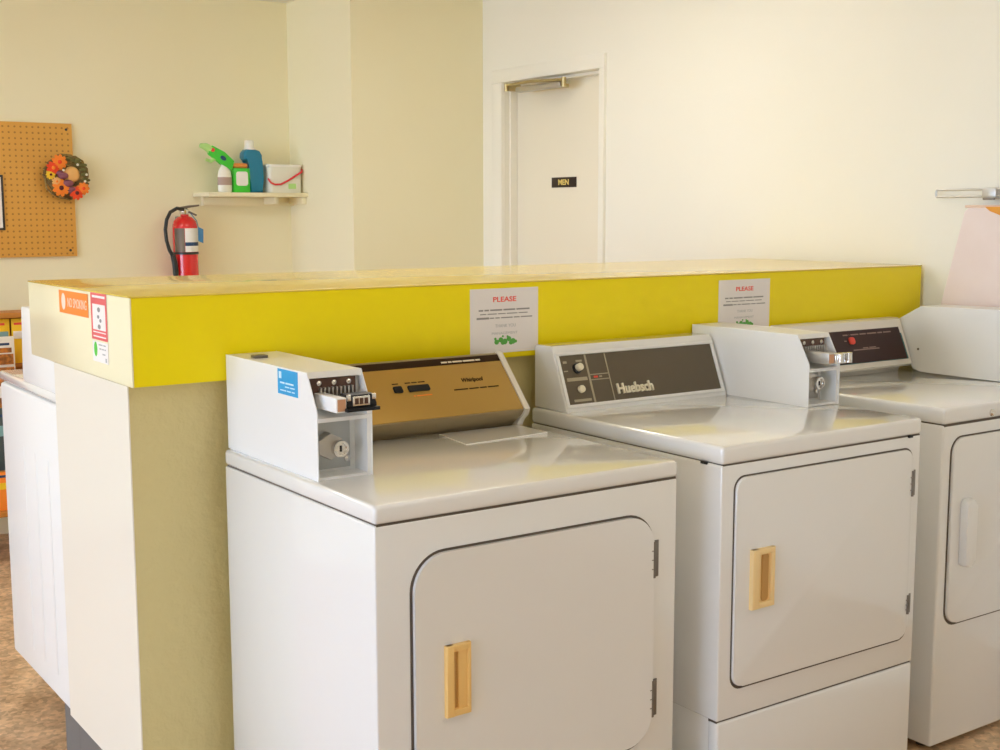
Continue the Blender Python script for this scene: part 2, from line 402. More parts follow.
def coin_box(root, s, x0, x1, z0, zt, yf, head, sticker=False, back=.69, rear=None):
    """sheet metal coin meter case: two cheeks, roof, recessed slide bay and lock bay"""
    yc = yf+.042; zc = zt-.075
    prof = [(back, z0), (yf, z0), (yf, zc), (yc, zt), (back, zt)] if rear is None else rear + [(yf, z0), (yf, zc), (yc, zt)]
    f = left(0); P = lambda q: [(-y, z) for y, z in q]
    body = B()
    body.prism(f, P(prof), -x0-.0022, -x0, .0006, 1)
    body.prism(f, P(prof), -x1, -x1+.0022, .0006, 1)
    # solid core set back behind the bays, roof
    rb = back if rear is None else rear[-1][0]
    body.prism(f, P([(q[0]-.0006, q[1]) for q in (([(back, z0+.001)] if rear is None else [(y, z) for y, z in rear]))] + [(yf+.055, z0+.001), (yf+.055, zt-.0005)] + ([(back-.0006, zt-.0005)] if rear is None else [])), -x1+.002, -x0-.002)
    body.prism(f, P([(yc-.003, zt-.012), (yc+.002, zt), (yf+.09, zt), (yf+.09, zt-.012)]), -x1+.002, -x0-.002, .0005, 1)
    # right inner cheek block and bottom tray
    body.box((x1-.011, yf+.002, z0), (x1-.002, yf+.056, zc+.0))
    body.box((x0+.002, yf+.004, z0+.0005), (x1-.002, yf+.056, z0+.006))
    # sloping mid shelf
    body.prism(f, P([(yf+.056, zc-.002), (yf+.056, zc-.012), (yf-.001, zc-.020), (yf-.001, zc-.012)]), -x1+.002, -x0-.002, .0008, 1)
    cb = body.build('coin_box', M_whiteb, root, s)
    fb = front(yf+.055)
    # slot plate with comb and screws
    sp = B(); sp.fbox(fb, x0+.010, zt-.060, x1-.012, zt-.014, .0005, .010, .001)
    sp.build('coin_plate', M_brown, cb, s)
    tb = B()
    for k in range(9):
        u = x0+.028+k*.0088; tb.fbox(fb, u, zt-.052, u+.0038, zt-.032, .010, .017, .0006)
    tb.build('coin_comb', M_steel, cb, s)
    for k in range(3):
        u = x0+.028+k*.033; B().lathe(fb.at(u, zt-.0235, .010), [(.0055, 0), (.0055, .002), (.003, .0042), (0, .0048)], 12, axis=fb).build('screw', M_chrome, cb, s)
    # slide
    sz = zc+.004; yh = yf-.050
    b = B(); b.box((x0+.018, yh+.002, sz), (x0+.040, yf+.05, sz+.029), .0015)
    b.box((x0+.044, yh+.02, sz+.004), (x1-.016, yf+.05, sz+.012), .001)
    for u in (x0+.05, x1-.024): b.cyl((u, yh+.02, sz+.018), (u, yf+.05, sz+.018), .003, 8)
    sl = b.build('coin_slide', M_whiteb if head == 'black' else M_steel, cb, s)
    B().box((x0+.0205, yh+.0005, sz+.003), (x0+.0375, yh+.0019, sz+.026)).build('slide_end', M_copper, cb, s)
    if head == 'black':
        b = B(); b.prism(front(yh+.02), [(x0+.038, sz+.002), (x0+.107, sz+.002), (x0+.107, sz+.014), (x0+.100, sz+.033), (x0+.044, sz+.033), (x0+.038, sz+.014)], -.016, .018, .002)
        b.box((x0+.036, yh-.008, sz+.001), (x0+.109, yh+.03, sz+.008), .001)
        b.build('slide_head', M_black, cb, s)
        f2 = front(yh+.002)
        b = B(); b.fbox(f2, x0+.052, sz+.011, x0+.090, sz+.030, .0, .0035, .0008)
        b.fbox(f2, x0+.041, sz+.022, x0+.048, sz+.034, -.002, .004, .001); b.fbox(f2, x0+.094, sz+.022, x0+.103, sz+.033, -.002, .004, .001)
        b.build('price_window', M_chrome, cb, s)
        b = B()
        for k in range(3): b.fbox(f2, x0+.0565+k*.0105, sz+.0145, x0+.0645+k*.0105, sz+.0265, .0036, .0042)
        b.build('window_slot', M_brown, cb, s)
    else:
        b = B(); b.box((x0+.040, yh-.002, sz+.0), (x0+.094, yh+.02, sz+.026), .003)
        b.cyl((x0+.055, yh-.006, sz+.0045), (x0+.055, yh-.006, sz+.026), .007, 12); b.cyl((x0+.088, yh-.006, sz+.002), (x0+.088, yh-.006, sz+.028), .008, 12)
        b.build('slide_head', M_chrome, cb, s)
    # lock bay
    b = B(); b.fbox(fb, x0+.010, z0+.012, x1-.024, zc-.022, .0005, .004, .001); b.build('vault_plate', M_steel if head != 'black' else mat('vault_grey', (.50, .52, .52), .4, metal=.3), cb, s)
    cx, cz = x0+.052, z0+.058
    b = B(); b.prism(fb, [(cx-.010+.030*math.cos(PI/3*k+PI/6), cz+.004+.027*math.sin(PI/3*k+PI/6)) for k in range(6)], .004, .030, .002); b.build('lock_block', M_steel, cb, s)
    c0 = fb.at(cx+.006, cz, .030)
    b = B(); b.lathe(c0, [(.0165, 0), (.0175, .012), (.0165, .015), (.012, .0155), (.011, .010), (.0, .010)], 24, axis=fb); lk = b.build('lock_cylinder', M_chrome, cb, s)
    b = B().fbox(fb, cx+.0045, cz-.006, cx+.0085, cz+.006, .0402, .0412); b.build('key_slot', M_black, cb, s)
    B().lathe(fb.at(x1-.032, z0+.030, .004), [(.0075, 0), (.0075, .004), (.0045, .006), (.0, .006)], 6, axis=fb).build('bolt', M_chrome, cb, s)
    if sticker:
        ff = left(x0)
        st = B().fbox(ff, -.4195, 1.068, -.3265, 1.1195, 0, .0006).build('blue_sticker', M_blue, cb, s); lab(st, 'blue sticker with small pale print')
        b = B(); b.words(ff, -.408, -.345, 1.090, .0035, [4, 7], .0006, .0009); b.words(ff, -.385, -.34, 1.083, .0025, [4, 4], .0006, .0009); b.words(ff, -.408, -.34, 1.075, .0025, [6, 4, 3], .0006, .0009); b.fbox(ff, -.413, 1.100, -.401, 1.114, .0006, .0009)
        b.build('sticker_print', M_lblue, cb, s)
        B().box((x0+.02, .575, zt), (x0+.05, .600, zt+.006), .001).build('lid_latch', M_hinge, cb, s)
    return cb

def base_root(x, y, D, W, s, label, name='clothes_dryer'):
    p = CAM + (Vector((x+W/2, y+D/2, 0))-CAM)*s
    return empty(name, (p.x, p.y, 0), label, 'clothes dryer', 'coin operated dryers in a row')

def cabinet(root, s, x, y, W, D, Hh, t, zlow=None, m=None, bev=.007):
    m = m or M_white
    zf = CAM.z - CAM.z/s          # measured height that lands on the floor
    z0 = zf + .02
    b = B()
    b.box((x, y, zlow or z0), (x+W, y+D, Hh-t-(.0022 if not zlow else .0012)), bev*.6, 3)
    if zlow:
        b.box((x+.004, y+.01, z0), (x+W-.004, y+D-.004, zlow+.01), .003)
    b.build('cabinet', m, root, s)
    B().box((x+.005, y+.0012, Hh-t-.012), (x+W-.003, y+D-.003, Hh-t+.001)).build('top_seam', M_gapbr, root, s)
    if zlow:
        B().box((x+.001, y-.001, z0), (x+W-.001, y+.03, zlow-.003), .006, 3).build('lower_panel', m, root, s)
        B().box((x+.003, y+.004, zlow-.006), (x+W-.003, y+.03, zlow+.001)).build('panel_seam', M_gapbr, root, s)
    for u in (.05, W-.05):
        for v in (.06, D-.05): B().cyl((x+u, y+v, zf), (x+u, y+v, zf+.03), .018, 12).build('foot', M_gap, root, s)
    B().box((x-.001, y-.003, Hh-t), (x+W+.001, y+D, Hh), .009, 4).build('top_panel', m, root, s)

# --- dryer with the gold console
S1 = .9856
W, D, HH, T = .7357, .6825, .9115, .0357
d1 = base_root(0, 0, D, W, S1, 'white coin dryer nearest the viewer, with gold control console and blue sticker')
cabinet(d1, S1, 0, 0, W, D, HH, T)
f0 = front(0)
B().prism(f0, rrect(.072, .2985, .6715, .811, .075, 10), .0, .0015).build('door_gap_shade', M_gapbr, d1, S1)  # dark sheet standing in for the shaded gap around the door
door = B().prism(f0, rrect(.0775, .3065, .6655, .8065, .07, 10), .001, .010, .0045, 3).build('door', M_white, d1, S1)
def pull(door, x0, z0, x1, z1, y, s, m, style):
    f = front(y); w = x1-x0
    b = B()
    b.fbox(f, x0, z0, x0+w*.30, z1, .0, .012, .003); b.fbox(f, x1-w*.14, z0, x1, z1, .0, .010, .003)
    b.fbox(f, x0+.004, z1-.014, x1-.004, z1, .0, .0105, .003); b.fbox(f, x0+.004, z0, x1-.004, z0+.014, .0, .0105, .003)
    if not style: b.prism(f, [(x0+w*.50, z0+.012), (x1-w*.12, z0+.012), (x1-w*.12, z1-.012), (x0+w*.50, z1-.012)], .0, .006, .003)
    b.build('handle', m, door, s)
    B().fbox(f, x0+.006, z0+.006, x1-.006, z1-.006, .0, .002).build('handle_pocket', M_handin if not style else m, door, s)
pull(door, .140, .486, .196, .6265, -.0098, S1, M_handle, 0)
door_hinge(door, .669, .668, .747, 0, S1); door_hinge(door, .669, .361, .442, 0, S1)
# lint lid on top
ft = up(HH)
B().prism(ft, [(.467, .410), (.715, .432), (.715, .56), (.488, .56)], .0, .0018, .0008, 1).build('lint_lid', M_white, d1, S1)
# console
y0, z0, y1, z1 = .530, .955, .648, 1.083
cs = B(); fL = left(0)
prof = [(y0, z0), (y0+.008, z0-.012), (y0+.045, HH+.004), (y0+.050, HH), (.652, HH), (.660, z1-.006), (.656, z1+.001), (y1, z1)]
cs.prism(fL, [(-y, z) for y, z in prof][::-1], -.716, -.142); con = cs.build('control_console', M_chin, d1, S1)
fc = F((0, y0, z0), (1, 0, 0), (0, y1-y0, z1-z0))
B().fbox(fc, .142, .003, .7155, .150, .0, .002, .0006).build('face_plate', M_gold, con, S1)
B().fbox(fc, .142, .1502, .7155, .170, .0, .0022, .0006).build('brown_band', M_band, con, S1)
B().words(fc, .543, .657, .1555, .0045, [5, 3, 8, 10, 4], .0022, .0026).build('band_print', M_creamlet, con, S1)
B().prism(fc, rrect(.383, .0812, .407, .0995, .004, 3), .002, .006, .0012, 1).build('push_button', M_black, con, S1)
B().prism(fc, rrect(.422, .0812, .481, .0985, .004, 3), .002, .006, .0012, 1).build('rocker_button', M_black, con, S1)
b = B(); b.words(fc, .385, .402, .106, .003, [3], .002, .0023); b.words(fc, .42, .475, .106, .003, [4, 4, 5], .002, .0023); b.build('button_print', M_band, con, S1)
B().words(fc, .43, .48, .0675, .003, [1, 9], .002, .0023).build('orange_print', M_orange, con, S1)
b = B(); b.text(fc, 'Whirlpool', .578, .092, .640, .107, .002, .0028, bold=.02, shear=.25); b.build('brand_lettering', M_band, con, S1)
B().words(fc, .545, .675, .0735, .0035, [10, 7, 5, 8], .002, .0024).build('fine_print', M_band, con, S1)
# white end trim with its kicked foot
cap = B(); tr = [(y0-.004, z0+.002), (y0+.004, z0-.016), (y0-.000+.022, z0-.026), (y0+.028, HH+.001), (y0+.05, HH+.0005), (.655, HH+.0005), (.662, z1+.001), (.655, z1+.006), (y1-.002, z1+.004)]
cap.prism(fL, [(-y, z) for y, z in tr][::-1], -.733, -.7165, .002, 2, both=True); cap.build('end_trim', M_almond, con, S1)
coin_box(d1, S1, .0125, .135, HH, 1.123, .245, 'black', sticker=True)

# --- middle dryer with the olive console
S2 = .983
X, Y, W, D, HH, T = .85, -.0175, .6823, .700, .9298, .0406
d2 = base_root(X, Y, D, W, S2, 'white coin dryer in the middle, with olive control panel and raised cream lettering')
cabinet(d2, S2, X, Y, W, D, HH, T, zlow=.3063)
f0 = front(Y)
B().prism(f0, rrect(.887, .3715, 1.503, .8605, .032, 8), .0, .0012).build('door_gap_shade', M_gapbr, d2, S2)  # shade of the door gap, painted as a dark backing sheet
door = B().prism(f0, rrect(.8905, .3785, 1.498, .857, .03, 8), .001, .008, .0035, 3).build('door', M_white, d2, S2)
pull(door, .934, .553, 1.007, .690, Y-.0078, S2, M_handle2, 1)
B().prism(front(Y-.0078), rrect(.969, .566, .991, .678, .010, 4), .002, .0045, .001, 1).build('handle_groove', M_handin, door, S2)
door_hinge(door, 1.499, .738, .802, Y, S2); door_hinge(door, 1.499, .438, .487, Y, S2)
B().box((1.482, Y-.0045, HH-T-.005), (1.497, Y+.002, HH-T+.001), .001).build('top_clip', M_black, d2, S2); B().box((X-.0025, Y+.045, HH-T-.005), (X+.002, Y+.065, HH-T+.001), .001).build('top_clip', M_black, d2, S2)
y0, z0, y1, z1 = .55, .935, .612, 1.09
cs = B(); prof = [(y0-.004, HH), (y0-.004, z0), (y1-.004, z1-.004), (y1+.004, z1+.004), (.680, z1+.004), (.685, z1), (.685, HH)]
cs.prism(left(0), [(-y, z) for y, z in prof][::-1], -1.424, -.862, .004, 3, both=True); con = cs.build('control_console', M_white, d2, S2)
fc = F((0, y0, z0), (1, 0, 0), (0, y1-y0, z1-z0))
b = B()
for a in ((.864, .004, 1.416, .013), (.864, .143, 1.416, .152), (.864, .013, .874, .143), (1.406, .013, 1.416, .143)): b.fbox(fc, *a, .003, .009, .002)
b.build('panel_frame', M_whiteb, con, S2)
pn = B().fbox(fc, .8741, .0131, 1.4059, .1429, .003, .0055).build('control_panel', M_panelbr, con, S2)
b = B()
b.fbox(fc, .955, .014, .961, .142, .0055, .006); b.fbox(fc, 1.022, .014, 1.0255, .142, .0055, .006)
b.fbox(fc, .962, .086, 1.021, .0885, .0055, .006); b.fbox(fc, .962, .072, 1.021, .0745, .0055, .006)
b.fbox(fc, .884, .074, .950, .083, .0055, .006); b.fbox(fc, .892, .019, .948, .0255, .0055, .006)
b.words(fc, .883, .895, .122, .006, [2], .0055, .006); b.words(fc, .925, .945, .124, .005, [4], .0055, .006); b.words(fc, .880, .893, .100, .003, [3], .0055, .006)
b.build('panel_lines', M_line, con, S2)
B().words(fc, .972, .985, .078, .005, [1], .0055, .0062).build('red_mark', M_red, con, S2)
B().words(fc, .990, .999, .0785, .004, [1], .0055, .0062).build('pale_mark', M_line, con, S2)
k = B(); k.lathe(fc.at(.924, .107, .0055), [(.014, 0), (.013, .003), (.009, .004)], 20, axis=fc); k.build('knob_base', M_black, con, S2)
k = B(); k.lathe(fc.at(.926, .108, .0055), [(.010, .003), (.0095, .015), (.007, .0175), (0, .018)], 20, axis=fc); k.build('knob', M_creamlet, con, S2)
k = B(); k.lathe(fc.at(.921, .051, .0055), [(.010, 0), (.0095, .008), (.006, .011), (0, .0115)], 20, axis=fc); k.build('push_button', M_creamlet, con, S2)
B().text(fc, 'Huebsch', 1.038, .028, 1.160, .056, .006, .0115, bold=.02).build('brand_lettering', M_creamlet, con, S2)
coin_box(d2, S2, 1.430, 1.550, HH, 1.1166, .257, 'chrome', back=.695)

# --- far dryer with the dark console
S3 = 1.
X, Y, W, D, HH, T = 1.6846, .0273, .686, .630, .9326, .0427
d3 = base_root(X, Y, D, W, S3, 'white coin dryer furthest right, with dark control panel and white bar handle')
cabinet(d3, S3, X, Y, W, D, HH, T, bev=.012)
f0 = front(Y)
B().prism(f0, rrect(1.7165, .3455, 2.325, .8555, .045, 8), .0, .0015).build('door_gap_shade', M_gapbr, d3, S3)  # door gap shade again as a dark sheet
door = B().prism(f0, rrect(1.721, .3525, 2.3205, .852, .042, 8), .001, .009, .004, 3).build('door', M_white, d3, S3)
b = B(); b.prism(front(Y-.0088), rrect(1.757, .507, 1.800, .688, .016, 5), .002, .024, .007, 3); b.fbox(front(Y-.0088), 1.762, .515, 1.795, .680, -.001, .003)
b.build('handle', M_whiteb, door, S3)
B().lathe(f0.at(1.884, .905, .0025), [(.0095, 0), (.0095, .004), (.006, .008), (0, .009)], 14, axis=f0).build('screw', M_chrome, d3, S3)
y0, z0, y1, z1 = .555, .965, .608, 1.09
cs = B(); prof = [(y0+.050, HH), (y0+.046, z0-.012), (y0+.004, z0-.011), (y0-.002, z0-.004), (y1-.002, z1+.008), (y1+.006, z1+.012), (.648, z1+.012), (.650, HH)]
cs.prism(left(0), [(-y, z) for y, z in prof][::-1], -2.2455, -1.700, .003, 2, both=True); con = cs.build('control_console', M_almond, d3, S3)
fc = F((0, y0, z0), (1, 0, 0), (0, y1-y0, z1-z0))
B().fbox(fc, 1.725, .012, 2.231, .118, .0, .0035).build('panel_edge', M_teal, con, S3)
B().fbox(fc, 1.728, .013, 2.2235, .1165, .0035, .005).build('control_panel', M_paneldk, con, S3)
B().prism(fc, rrect(1.975, .072, 2.000, .095, .008, 4), .005, .010, .002).build('red_button', M_red, con, S3)
b = B(); b.words(fc, 1.955, 2.18, .101, .004, [3, 0.3, 5, 4, 6, 3, 5], .005, .0056); b.fbox(fc, 1.985, .052, 2.105, .0555, .005, .0056); b.words(fc, 2.03, 2.09, .057, .003, [4, 5], .005, .0056); b.words(fc, 1.955, 1.965, .083, .003, [1], .005, .0056)
b.build('panel_print', mat('dull_print', (.30, .20, .17), .5), con, S3)
coin_box(d3, S3, 2.256, 2.368, HH+.0005, 1.147, .150, 'chrome', rear=[(.537, 1.1418), (.6294, 1.0916), (.5613, .9438), (.530, .9345)])
B().lathe(left(2.256).at(-.5417, 1.006, 0), [(.004, 0), (.0035, .002), (0, .0025)], 10, axis=left(2.256)).build('screw', M_hinge, d3, S3)

# ------------------------------------------------------------------ washer on the far side of the half wall
XM = -.205
wm = empty('washing_machine', (.13, 1.52, 0), 'white washing machine backed against the far side of the half wall', 'washing machine')
b = B(); b.box((XM, 1.2435, .152), (.46, 1.835, .955), .010, 3)
for z in (1.36, 1.48, 1.60): b.box((XM-.0012, z, .22), (XM+.001, z+.012, .80), .0006)
b.build('cabinet', M_whiteb, wm)
B().box((XM-.001, 1.2435, .9585), (.461, 1.845, .986), .009, 3).build('top_panel', M_white, wm)
B().box((XM+.02, 1.26, .954), (.44, 1.825, .9595)).build('top_seam', M_white, wm)
b = B(); P = [(1.2435, .985), (1.2435, 1.0685), (1.4488, 1.0685), (1.4500, 1.187), (1.560, 1.187), (1.572, 1.01), (1.573, .985)]
b.prism(left(0), [(-y, z) for y, z in P][::-1], -.455, -XM, .004, 2, both=True); b.build('control_console', M_whiteb, wm)
B().box((XC+.021, 1.2435, 0), (.44, 1.37, .151)).build('base', M_plinth, wm)
for x in (XM+.16, .40):
    for y in (1.74,): B().cyl((x, y, 0), (x, y, .155), .022, 12).build('foot', M_gap, wm)

# ------------------------------------------------------------------ back wall: pegboard, wreath, notice, rack
pg = tag(B().box((-.60, 3.88, 1.2425), (.632, 3.8995, 1.8345), .001).build('pegboard', M_peg), 'brown pegboard panel screwed to the back wall', 'board')
for x, z in ((.607, 1.808), (.603, 1.27)): B().lathe((x, 3.88, z), [(.006, 0), (.004, .002), (0, .0025)], 10, axis=front(3.88)).build('screw', M_frame, pg)
t = tag(B().box((.02, 3.868, 1.363), (.322, 3.8795, 1.603), .001).build('framed_notice', M_frame), 'dark framed notice hung on the pegboard at the left edge of the view', 'frame')
B().box((.032, 3.8672, 1.373), (.312, 3.868, 1.593)).build('sheet', M_paper, t)

wc = Vector((.588, 3.845, 1.596))
wr_ = empty('autumn_wreath', wc, 'small autumn wreath of orange flowers and twigs on the pegboard edge', 'wreath')
b = B()
for k in range(44):
    ph = random.random()*2*PI; R0 = .076 + random.uniform(-.018, .016); pts = []
    a0 = random.random()*2*PI; ln = random.uniform(1.8, 4.2)
    for i in range(12):
        a = a0+ln*i/11; q = .013*math.sin(3*a+ph)
        pts.append(wc + Vector(((R0+q)*math.cos(a), .012*math.cos(2.5*a+ph)+.006, (R0+q)*math.sin(a))))
    b.tube(pts, random.uniform(.003, .006), 5)
b.build('twig_ring', M_twig, wr_)
def flower(cx, cz, r, m, heart, n=9, y=-.026):
    b = B(); c = wc+Vector((cx, y, cz))
    for lay in range(2):
        for k in range(n):
            a = 2*PI*k/n + lay*PI/n; rr = r*(1-.25*lay); d = Vector((math.cos(a), 0, math.sin(a))); sd = Vector((-math.sin(a), 0, math.cos(a)))
            pts = [(0, 0, 0), (.45, .24, -.1), (.85, .2, -.05), (1.0, 0, .1), (.85, -.2, -.05), (.45, -.24, -.1)]
            vs = [b.bm.verts.new(c + d*rr*u + sd*rr*w + Vector((0, rr*h-lay*.003, 0))) for u, w, h in pts]
            vs2 = [b.bm.verts.new(v.co + Vector((0, .0012, 0))) for v in vs]
            b.bm.faces.new(vs); b.bm.faces.new(vs2[::-1])
            for i in range(6): b.bm.faces.new((vs[i], vs2[i], vs2[(i+1) % 6], vs[(i+1) % 6]))
    o = b.build('flower', m, wr_)
    B().ball(c+Vector((0, -.006, 0)), r*.26, 1, .6, 1, 10).build('flower_heart', heart, o)
    return o
flower(-.034, .066, .036, M_forange, M_fred); flower(-.062, .040, .032, M_fred, M_forange)
lab(flower(-.075, .010, .022, M_fyellow, M_fdark, 10), 'yellow flower'); flower(-.032, -.048, .040, M_forange, M_fdark)
flower(.036, -.070, .033, M_fred, M_fdark); flower(.066, -.050, .030, M_forange, M_fred); flower(-.05, -.02, .022, M_peach, M_forange)
B().ball(wc+Vector((.022, -.006, .012)), .036, 1, .5, 1, 18).build('gourd', M_peach, wr_)
b = B()
for q in ((-.02, .0, .006, .022), (.0, -.02, -.008, .024), (.018, -.034, -.02, .018), (-.035, .006, .012, .016), (.012, -.052, -.012, .012)): b.ball(wc+Vector((q[0], -.022, q[1]+q[2])), q[3], 1.1, .6, .7, 10)
b.build('ribbon', M_plum, wr_)
b = B()
for k in range(26):
    a = math.radians(random.uniform(-30, 125)); rr = random.uniform(.065, .098); c = wc+Vector((rr*math.cos(a), random.uniform(-.022, 0), rr*math.sin(a)))
    b.ball(c, random.uniform(.007, .012), 1.5, .3, .7, 8)
b.build('leaf_cluster', M_leaf, wr_)
for q in ((-.018, .03), (.075, -.018), (.045, .055), (.083, .012)): B().ball(wc+Vector((q[0], -.028, q[1])), .006, seg=8).build('berry', M_creamlet, wr_)

# rack of magazines
rk = empty('magazine_rack', (.0, 3.62, 0), 'orange wood tiered magazine rack standing against the back wall', 'rack')
b = B()
b.box((-.62, 3.72, .20), (.42, 3.745, 1.02), .002); b.box((-.62, 3.60, .997), (.42, 3.745, 1.019), .002)
b.box((-.62, 3.36, .20), (.42, 3.745, .222), .002); b.box((-.62, 3.34, .20), (-.60, 3.745, 1.019), .002); b.box((.42, 3.34, .20), (.44, 3.745, 1.019), .002)
b.build('carcass', M_rack, rk)
tiers = [(3.665, .80), (3.60, .66), (3.535, .52), (3.47, .38)]
b = B()
for y, z in tiers: b.box((-.60, y-.045, z-.012), (.42, y+.018, z)); 
b.build('tier_shelf', M_rack, rk)
for x in (-.58, .38):
    for y in (3.37, 3.70): B().box((x, y, 0), (x+.04, y+.03, .20), .002).build('leg', M_rack, rk)
def magazine(x, y, z, w, h, cov, band, label, tilt=0., pic=None):
    o = B().box((x, y-.010, z), (x+w, y-.003, z+h), .0008).build('magazine', cov)
    tag(o, label, 'magazine', 'magazines in the orange rack')
    B().box((x+.006, y-.0112, z+h*.55), (x+w-.006, y-.0101, z+h*.72)).build('picture_band', band, o)
    B().words(front(y-.0101), x+.01, x+w-.02, z+h*.86, .010, [4, 5], .0, .0008).build('title', M_red if cov is M_myel else M_navy, o)
    if pic: B().box((x+.006, y-.0112, z+h*.74), (x+w-.012, y-.0101, z+h*.82)).build('picture', pic, o)
    if tilt: o.rotation_euler.y = tilt
    return o
magazine(.105, 3.64, .801, .155, .191, M_myel, M_mteal, 'yellow magazine on the top tier of the rack at the left edge', pic=M_myel)
magazine(.268, 3.64, .801, .13, .190, M_myel, M_mwhite, 'second yellow magazine on the top tier, half hidden by the washing machine')
magazine(.085, 3.575, .661, .175, .262, M_mwhite, M_mbrown, 'white magazine with a brown picture on the second tier of the rack', pic=M_mbrown)
magazine(-.10, 3.64, .801, .16, .188, M_myel, M_mteal, 'yellow magazine on the top tier, cut by the left edge of the photo')
magazine(.10, 3.51, .521, .14, .28, M_mbrown, M_mwhite, 'brown covered magazine on the third tier of the rack')
magazine(.13, 3.445, .381, .16, .26, M_mdark, M_mteal, 'dark teal magazine on the bottom tier of the rack')
magazine(.12, 3.40, .2225, .16, .16, M_forange, M_myel, 'orange magazine standing on the floor board of the rack')

# ------------------------------------------------------------------ corner shelf and what stands on it
sh = empty('corner_shelf', (1.41, 3.8, 1.477), 'cream wooden wall shelf in the corner of the back wall', 'shelf')
B().box((1.197, 3.70, 1.512), (1.7085, 3.8995, 1.532), .002).build('shelf_board', M_shelf, sh)
b = B(); b.box((1.235, 3.865, 1.470), (1.7085, 3.8995, 1.5115), .002); b.box((1.683, 3.72, 1.478), (1.7085, 3.864, 1.5115), .002); b.build('cleat', M_shelf, sh)
B().box((1.545, 3.73, 1.478), (1.565, 3.864, 1.5115), .002).build('bracket', M_shelf, sh)
ZS = 1.5325
sb = empty('spray_bottle', (1.311, 3.78, ZS), 'white spray bottle with bright green trigger head on the corner shelf', 'bottle')
B().lathe((1.311, 3.78, ZS), [(.028, 0), (.034, .006), (.034, .075), (.030, .10), (.016, .125), (.014, .140)], 24, 1, .7).build('bottle_body', M_cap, sb)
B().lathe((1.311, 3.78, ZS), [(.0346, .035), (.0346, .072)], 24, 1, .7).build('bottle_label', M_mauve, sb)
fh = F((1.345, 3.78, 1.66), (-.86, 0, .51), (.51, 0, .86)); 
b = B(); b.prism(fh, [(-.012, -.022), (.05, -.022), (.12, -.014), (.140, .004), (.128, .030), (.06, .036), (0, .024)], -.016, .016, .004, 2, both=True); b.build('spray_head', M_bgreen, sb)
B().tube([fh.at(.125, .010), fh.at(.150, .010), fh.at(.176, .000)], [.020, .018, .010], 12).build('nozzle', M_lgreen, sb)
B().prism(fh, [(.118+.010*math.cos(k*PI/5), .012+.010*math.sin(k*PI/5)) for k in range(10)], -.018, .018, .002).build('nozzle_ring', M_strap, sb)
B().tube([fh.at(.085, -.014), fh.at(.095, -.035), fh.at(.12, -.042)], [.010, .009, .007], 8).build('trigger', M_lgreen, sb)
B().prism(fh, [(.055+.016*math.cos(k*PI/6), .006+.010*math.sin(k*PI/6)) for k in range(12)], -.0175, .0175).build('head_badge', M_navy, sb)
gb = empty('detergent_box', (1.3925, 3.79, ZS), 'bright green detergent box with white label and orange lid', 'box')
B().box((1.350, 3.762, ZS), (1.433, 3.82, 1.648), .003).build('carton', M_bgreen, gb)
B().prism(front(3.762), rrect(1.362, 1.565, 1.422, 1.632, .012, 4), 0, .001).build('carton_label', M_stwhite, gb)
b = B(); b.box((1.352, 3.768, 1.648), (1.428, 3.815, 1.672), .010, 3); b.build('lid', M_orangecap, gb)
jg = empty('blue_jug', (1.468, 3.80, ZS), 'tall blue detergent jug with a white cap and hooked neck', 'bottle')
fj = front(3.80); pf = [(1.436, ZS), (1.504, ZS), (1.507, 1.60), (1.503, 1.68), (1.503, 1.712), (1.490, 1.732), (1.470, 1.738), (1.425, 1.738), (1.411, 1.722), (1.409, 1.700), (1.416, 1.688), (1.432, 1.686), (1.441, 1.675), (1.437, 1.60)]
B().prism(fj, pf, -.032, .032, .009, 3, both=True).build('jug_body', M_jug, jg)
B().lathe((1.449, 3.80, 1.736), [(.026, 0), (.026, .012), (.023, .014), (.022, .042), (.019, .046), (0, .046)], 20).build('cap', M_cap, jg)
tb = empty('white_tub', (1.612, 3.805, ZS), 'white plastic tub with a thin red carrying strap at the end of the shelf', 'tub')
b = B(); f = up(ZS)
b.prism(f, rrect(1.526, 3.745, 1.700, 3.865, .02, 5), 0, .128, .004, 2, both=True); b.build('tub_body', M_tub, tb)
B().prism(up(ZS+.124), rrect(1.522, 3.741, 1.704, 3.869, .02, 5), 0, .012, .003, 2, both=True).build('tub_lid', M_cap, tb)
pts = [(1.523, 3.755, 1.600), (1.530, 3.738, 1.580), (1.55, 3.735, 1.572), (1.58, 3.735, 1.573), (1.62, 3.735, 1.592), (1.66, 3.735, 1.615), (1.695, 3.738, 1.635), (1.7055, 3.76, 1.645)]
B().tube(pts, .0045, 8).build('strap', M_strap, tb)
b = B(); b.fbox(front(3.745), 1.625, 1.552, 1.665, 1.577, 0, .001); b.build('print_mark', M_lgreen, tb)

# ------------------------------------------------------------------ fire extinguisher
ex = empty('fire_extinguisher', (1.12, 3.82, 1.02), 'red fire extinguisher with black hose hung on the back wall', 'fire extinguisher')
c0 = (1.12, 3.815, 1.02)
B().lathe(c0, [(.045, 0), (.057, .008), (.058, .35), (.052, .378), (.035, .396), (.020, .402), (.018, .412)], 32).build('cylinder', M_exred, ex)
B().lathe((1.12, 3.815, 0), [(.0587, 1.255), (.0587, 1.365)], 20, ang=(-PI*.62, -PI*.12)).build('paper_label', M_stwhite, ex)
B().lathe((1.12, 3.815, 0), [(.0592, 1.283), (.0592, 1.300)], 20, ang=(-PI*.62, -PI*.12)).build('label_band', M_navy, ex)
B().lathe((1.12, 3.815, 0), [(.0587, 1.255), (.0587, 1.365)], 12, ang=(-PI*.92, -PI*.63)).build('side_label', mat('label_grey', (.18, .14, .10), .5), ex)
B().lathe((1.12, 3.815, 0), [(.0600, 1.243), (.0600, 1.254)], 32).build('strap', M_rubber, ex)
